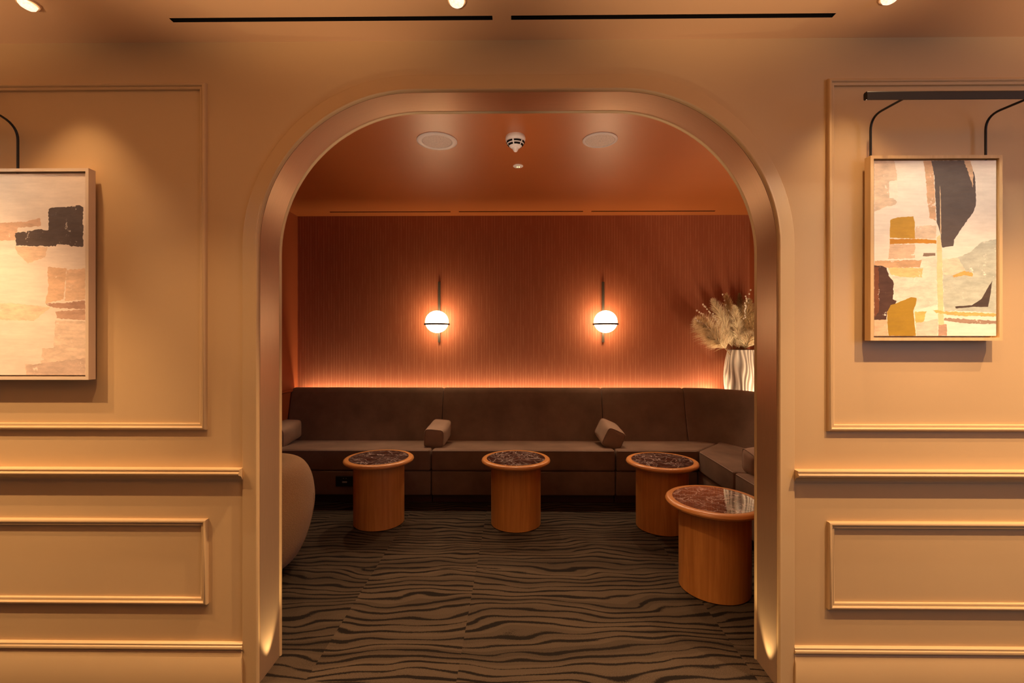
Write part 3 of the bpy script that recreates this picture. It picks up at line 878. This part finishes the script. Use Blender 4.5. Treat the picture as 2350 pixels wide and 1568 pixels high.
def painting(name, X0, X1, Z0, Z1, yb, yf, m_frame, base_rgb, rect, shapes, label, fw=.012):
    """frame outer rectangle X0..X1, Z0..Z1; rect: canvas rectangle in the measuring frame"""
    t = thing(name, ((X0+X1)/2, yb, Z0), label, 'painting', 'framed abstract paintings')
    mb = MB()
    prof = [(0, yb), (0, yf), (fw, yf), (fw, yb-.004), (fw, yb)]
    rings = [[(X0+u, y, Z0+u), (X1-u, y, Z0+u), (X1-u, y, Z1-u), (X0+u, y, Z1-u)] for (u, y) in prof]
    mb.sweep(rings, closed=True, caps=False)
    mb.add([(X0, yb, Z0), (X1, yb, Z0), (X1, yb, Z1), (X0, yb, Z1)], [(0,1,2,3)])
    mb.build('frame', m_frame, t, smooth=30)
    gp = .006
    cx0, cx1, cz0, cz1 = X0+fw+gp, X1-fw-gp, Z0+fw+gp, Z1-fw-gp
    yc = yf+.006
    mats = [paint_mat('canvas_ground', base_rgb, .07, 9), m_canvas_edge]
    mb = MB().box((cx0, yc, cz0), (cx1, yb-.003, cz1))
    rnd = random.Random(3)
    u0, v0, u1, v1 = rect
    for i, (rgb, pts, amp) in enumerate(shapes):
        mats.append(paint_mat('pigment', rgb, .18 if amp > 2 else .10, 18, base_rgb if amp > 2.5 else None))
        pl = rough_poly(pts, 10, min(amp, 3.6), rnd)
        yy = yc - .00001*(i+1)
        vs = []
        for (u, v) in pl:
            u = min(max(u, u0), u1); v = min(max(v, v0), v1)
            vs.append((cx0+(u-u0)/(u1-u0)*(cx1-cx0), yy, cz1-(v-v0)/(v1-v0)*(cz1-cz0)))
        mb.add(vs, [tuple(range(len(vs)))], len(mats)-1)
    o = mb.build('canvas', mats, t, fixn=False)
    return t
YPB, YPF = 1.772, 1.742
q0 = at(1998, 357, YPF); q1 = at(2301, 782, YPF)
RP_ = (q0.x, q1.x, q1.z, q0.z)
shR = [
 ((228,203,176), [(398,100),(520,100),(535,160),(540,215),(520,330),(540,345),(528,366),(490,370),(398,405)], 3),
 ((252,240,222), [(490,225),(540,215),(546,330),(490,325)], 2),
 ((222,180,142), [(702,100),(752,100),(765,150),(780,465),(740,440),(725,330),(715,180)], 3),
 ((98,88,84), [(752,100),(950,100),(1000,140),(1020,200),(1027,360),(1010,410),(950,490),(890,575),(888,612),(815,622),(808,545),(785,470),(770,200)], 2),
 ((232,205,165), [(803,250),(808,300),(812,545),(806,520)], 1),
 ((222,186,150), [(950,100),(990,100),(1010,180),(1008,265),(985,190)], 4),
 ((204,158,62), [(497,455),(545,440),(640,434),(648,470),(650,568),(495,562)], 1.5),
 ((208,146,52), [(495,570),(700,570),(782,578),(780,598),(650,595),(495,600)], 2),
 ((228,206,180), [(655,495),(780,488),(780,570),(650,565)], 3),
 ((224,196,166), [(495,602),(652,602),(650,685),(485,690)], 3),
 ((212,174,136), [(398,700),(690,697),(683,740),(450,745),(398,728)], 4),
 ((138,118,104), [(702,655),(775,655),(775,672),(698,675)], 2),
 ((226,220,204), [(490,745),(700,740),(690,690),(785,680),(788,965),(640,1000),(640,920),(530,950),(515,820)], 3),
 ((240,205,145), [(485,742),(700,745),(690,800),(560,800),(500,780)], 4),
 ((82,56,48), [(398,730),(440,730),(475,745),(492,800),(518,830),(515,930),(535,940),(530,960),(475,1010),(475,1055),(398,1055)], 3),
 ((120,72,48), [(398,740),(425,740),(430,1000),(398,1050)], 4),
 ((172,136,42), [(478,1010),(500,968),(560,945),(630,918),(660,925),(655,960),(640,1000),(655,1152),(488,1152),(480,1080)], 1.5),
 ((238,190,110), [(645,1008),(720,1003),(700,1075),(655,1080)], 4),
 ((222,212,194), [(655,1075),(790,1050),(790,1152),(660,1152)], 3),
 ((190,196,182), [(820,700),(920,680),(990,650),(1060,590),(1150,570),(1150,1012),(900,1000),(830,1005),(822,900)], 3),
 ((226,214,190), [(818,690),(915,685),(960,760),(870,790),(822,780)], 4),
 ((228,170,96), [(880,790),(955,762),(1010,775),(1005,795),(940,790),(890,800)], 4),
 ((76,64,58), [(1126,820),(1115,900),(1100,978),(1010,978),(900,988),(897,975),(1000,968),(1060,930),(1100,860)], 1),
 ((240,212,165), [(785,560),(806,545),(815,622),(820,800),(828,1085),(795,1085),(785,800)], 2),
 ((236,184,112), [(760,995),(830,1005),(1150,1018),(1150,1036),(900,1030),(780,1015)], 4),
 ((168,140,120), [(830,1045),(960,1050),(1150,1062),(1150,1080),(960,1075),(830,1060)], 4),
 ((186,152,130), [(793,1087),(848,1082),(848,1152),(795,1152)], 3),
 ((230,192,158), [(398,1055),(475,1055),(485,1152),(398,1152)], 3),
]
painting('framed_painting', *RP_, YPB, YPF, m_frameR, (246,236,221), (398,100,1150,1152), shR, 'abstract painting with mustard and charcoal shapes in a light oak frame')
q0 = at(203, 386, YPF); q1 = at(203, 872, YPF)
LP_ = (q0.x-.98, q0.x, q1.z, q0.z)
shL = [
 ((224,188,158), [(-1100,100),(-600,100),(-620,420),(-900,480),(-1100,460)], 6),
 ((216,176,146), [(-40,412),(160,402),(235,378),(242,430),(100,440),(82,515),(-40,522)], 7),
 ((232,200,168), [(80,555),(280,560),(270,620),(160,660),(100,600)], 8),
 ((92,78,72), [(288,328),(300,318),(400,316),(480,304),(501,318),(501,560),(420,555),(415,543),(340,545),(335,555),(90,550),(80,470),(185,460),(215,450),(290,455)], 4),
 ((224,186,152), [(280,682),(400,690),(380,880),(270,905),(290,800)], 8),
 ((226,190,158), [(400,700),(515,690),(515,880),(390,890)], 6),
 ((186,146,124), [(270,905),(380,905),(515,885),(515,940),(340,935),(280,920)], 4),
 ((202,164,140), [(330,955),(515,940),(515,1008),(340,998)], 6),
 ((230,204,180), [(330,1010),(515,1015),(515,1345),(150,1345),(145,1280),(240,1280),(250,1180),(320,1180)], 3),
 ((214,186,166), [(150,1285),(515,1240),(515,1345),(155,1345)], 4),
 ((236,208,176), [(-300,900),(100,905),(300,930),(200,1010),(-300,1000)], 5),
]
painting('framed_painting', *LP_, YPB, YPF, m_frameL, (240,221,202), (-967, 108, 515, 1345), shL, 'large pale abstract canvas with a charcoal block in a cream frame')

# ------------------------------------------------------------------ picture lamps
def arc_path(p0, p1, p2, r=.035, k=8):
    d0 = (p0-p1).normalized(); d2 = (p2-p1).normalized()
    a, b = p1+d0*r, p1+d2*r
    return [p0] + bez(a, p1, b, k) + [p2]
def picture_lamp(armx, zf, zb, xb0, xb1, zbar, ybar, label):
    yt = YPB-.012
    t = thing('picture_lamp', (sum(armx)/2, yt, zf), label, 'picture lamp', 'picture lamps above the paintings')
    for ax in armx:
        pts = arc_path(Vector((ax, yt, zf-.03)), Vector((ax, yt, zb)), Vector((ax+0, ybar+.006, zbar-.004)), .055)
        MB().tube(pts, .0042, 10).build('arm', m_black, t, smooth=60)
    mb = MB()
    pr = [(-.009, -.017), (-.009, .009), (-.006, .013), (.006, .013), (.009, .009), (.009, -.0095), (.007, -.0095), (.007, .010), (-.007, .010), (-.007, -.017)]
    mb.sweep([[(x, ybar+a, zbar+b) for (a, b) in pr] for x in (xb0, xb1)])
    mb.build('shade', m_black, t, smooth=30)
    for x in (xb0, xb1-.004):
        MB().box((x, ybar-.0085, zbar-.013), (x+.004, ybar+.0085, zbar+.012)).build('end_cap', m_black, t, bevel=.002)
    MB().box((xb0+.006, ybar-.0068, zbar+.006), (xb1-.006, ybar+.0068, zbar+.0095)).build('diffuser', m_strip, t)
    return t
yb_ = 1.600
ax0 = at(1998, 357, YPB-.012); ax1 = at(2262, 355, YPB-.012)
zb_ = at(1996, 268, YPB-.012).z
zbar = at(2073, 220, yb_).z
xc = (ax0.x+ax1.x)/2
xb0 = at(1986, 215, yb_).x
print('lampR', ax0, ax1, zb_, zbar, xc, xb0)
picture_lamp((ax0.x, ax1.x), q0.z*0+at(1998, 357, YPF).z, zb_, xb0, 2*xc-xb0+.0, zbar, yb_, 'black bar picture lamp on two bent arms above the mustard painting')
al = at(41, 386, YPB-.012); zl = at(39, 290, YPB-.012).z
xl = al.x; hw = (ax1.x-ax0.x)
picture_lamp((xl-hw, xl), at(203, 386, YPF).z, zl, xl-hw-.10, xl+.02, zbar+.02, yb_, 'black picture lamp above the pale canvas, only one bent arm in view')

# ------------------------------------------------------------------ lights
def light(kind, name, loc, energy, col, target=None, **kw):
    d = bpy.data.lights.new(name, kind); d.energy = energy; d.color = col
    for k, v in kw.items(): setattr(d, k, v)
    o = bpy.data.objects.new(name, d); C.objects.link(o); o.location = loc
    if target is not None:
        o.rotation_euler = (Vector(target)-Vector(loc)).to_track_quat('-Z', 'Y').to_euler()
    return o
# LED line behind the sofa back
LED = (1.0, .76, .48)
light('AREA', 'cove_light', ((XL+1.95)/2+.02, YA-.050, .80), 17.0, LED, ((XL+1.95)/2+.02, YA-.050, 3), shape='RECTANGLE', size=4.05, size_y=.012)
light('AREA', 'cove_light', (XR-.045, 3.2, .80), 17.0, LED, (XR-.045, 3.2, 3), shape='RECTANGLE', size=.012, size_y=2.0)
light('AREA', 'cove_light', (1.88, 4.44, .80), 1.6, LED, (2.1, 4.36, 2.0), shape='RECTANGLE', size=.22, size_y=.02)  # extra segment, added to brighten the plumes from lower left
# downlights along the panelled wall
SPOT = (1.0, .64, .34)
for x, e in ((-2.95, 85), (-2.10, 82), (-1.2, 30), (0.0, 36), (1.2, 40), (1.70, 100), (2.75, 90)):
    light('SPOT', 'downlight_lamp', (x, 1.08, ZC-.02), e, SPOT, (x, 1.36, 0), spot_size=R(80), spot_blend=.8, shadow_soft_size=.012)
for x in (-2.2, 2.2):
    light('SPOT', 'downlight_lamp', (x, 1.28, ZC-.02), 50, SPOT, (x, 1.42, 0), spot_size=R(80), spot_blend=.8, shadow_soft_size=.012)
for o in dl:
    light('SPOT', 'downlight_lamp', (o.location.x, o.location.y, ZC-.035), 150 if abs(o.location.x) < 1 else 12, SPOT, (o.location.x, o.location.y+.05, 0), spot_size=R(76), spot_blend=.8, shadow_soft_size=.02)
# added fill spots under the unseen front part of the alcove ceiling
for x, tx in ((-.9, -.9), (1.0, 1.3)):
    light('SPOT', 'alcove_fill', (x, 2.25, ZA-.02), 7, (1.0, .70, .44), (tx, 3.7, .2), spot_size=R(100), spot_blend=.9, shadow_soft_size=.04)
light('SPOT', 'alcove_fill', (1.25, 2.25, ZA-.02), 60, (1.0, .76, .48), (2.12, 4.36, 1.42), spot_size=R(15), spot_blend=.6, shadow_soft_size=.03)  # accent added only to brighten the plumes
# lamps set into the ceiling slots above the sofa
for x in (-1.7, -.9, 0.0, .9, 1.7):
    light('SPOT', 'slot_lamp', (x, 4.405, ZA-.004), 50, (1.0, .72, .46), (x*.85, 3.25, .45), spot_size=R(56), spot_blend=.5, shadow_soft_size=.02)
# floor uplights at the feet of the arch
for s_ in (-1, 1):
    light('SPOT', 'uplight_lamp', (s_*.970, 1.848, .006), 6.0, (1.0, .72, .34), (s_*.970+s_*.14, 1.852, 1.006), spot_size=R(52), spot_blend=.7, shadow_soft_size=.006)
# added fill behind the camera, brightening the front room's ceiling
light('AREA', 'room_fill', (-.3, -1.2, .9), 9, (1.0, .60, .32), (-.3, -.6, 3), shape='DISK', size=.9)

for x in (-2.25, -.75, .75, 2.25):  # row of added fill spots for the ceiling near the wall
    light('SPOT', 'ceiling_fill', (x, -.75, 1.0), 165, (1.0, .62, .34), (x, .44, 2.535), spot_size=R(50), spot_blend=.5, shadow_soft_size=.08)
for x in (-.33, .33):  # unseen spots added to brighten the alcove ceiling through the arch
    light('SPOT', 'alcove_ceiling_fill', (x, .95, .03), 80, (1.0, .72, .52), (x*1.25, .95+math.cos(R(55)), .03+math.sin(R(55))), spot_size=R(36), spot_blend=.8, shadow_soft_size=.05)
light('AREA', 'cool_fill', (3.3, -.6, 1.9), 10, (.72, .74, 1.0), (2.0, 1.79, 2.0), shape='RECTANGLE', size=1.0, size_y=1.4)  # added cool fill from the right, not tied to a window
w = bpy.data.worlds.new('room_glow'); sc.world = w; w.use_nodes = True
w.node_tree.nodes['Background'].inputs[0].default_value = (.60, .44, .46, 1)
w.node_tree.nodes['Background'].inputs[1].default_value = .07

sc.view_settings.view_transform = 'Standard'
sc.view_settings.look = 'None'
sc.view_settings.exposure = 0.5
sc.view_settings.gamma = 1.0
sc.view_settings.use_curve_mapping = False
sc.cycles.use_denoising = True
sc.cycles.max_bounces = 8
sc.cycles.sample_clamp_indirect = 6.0
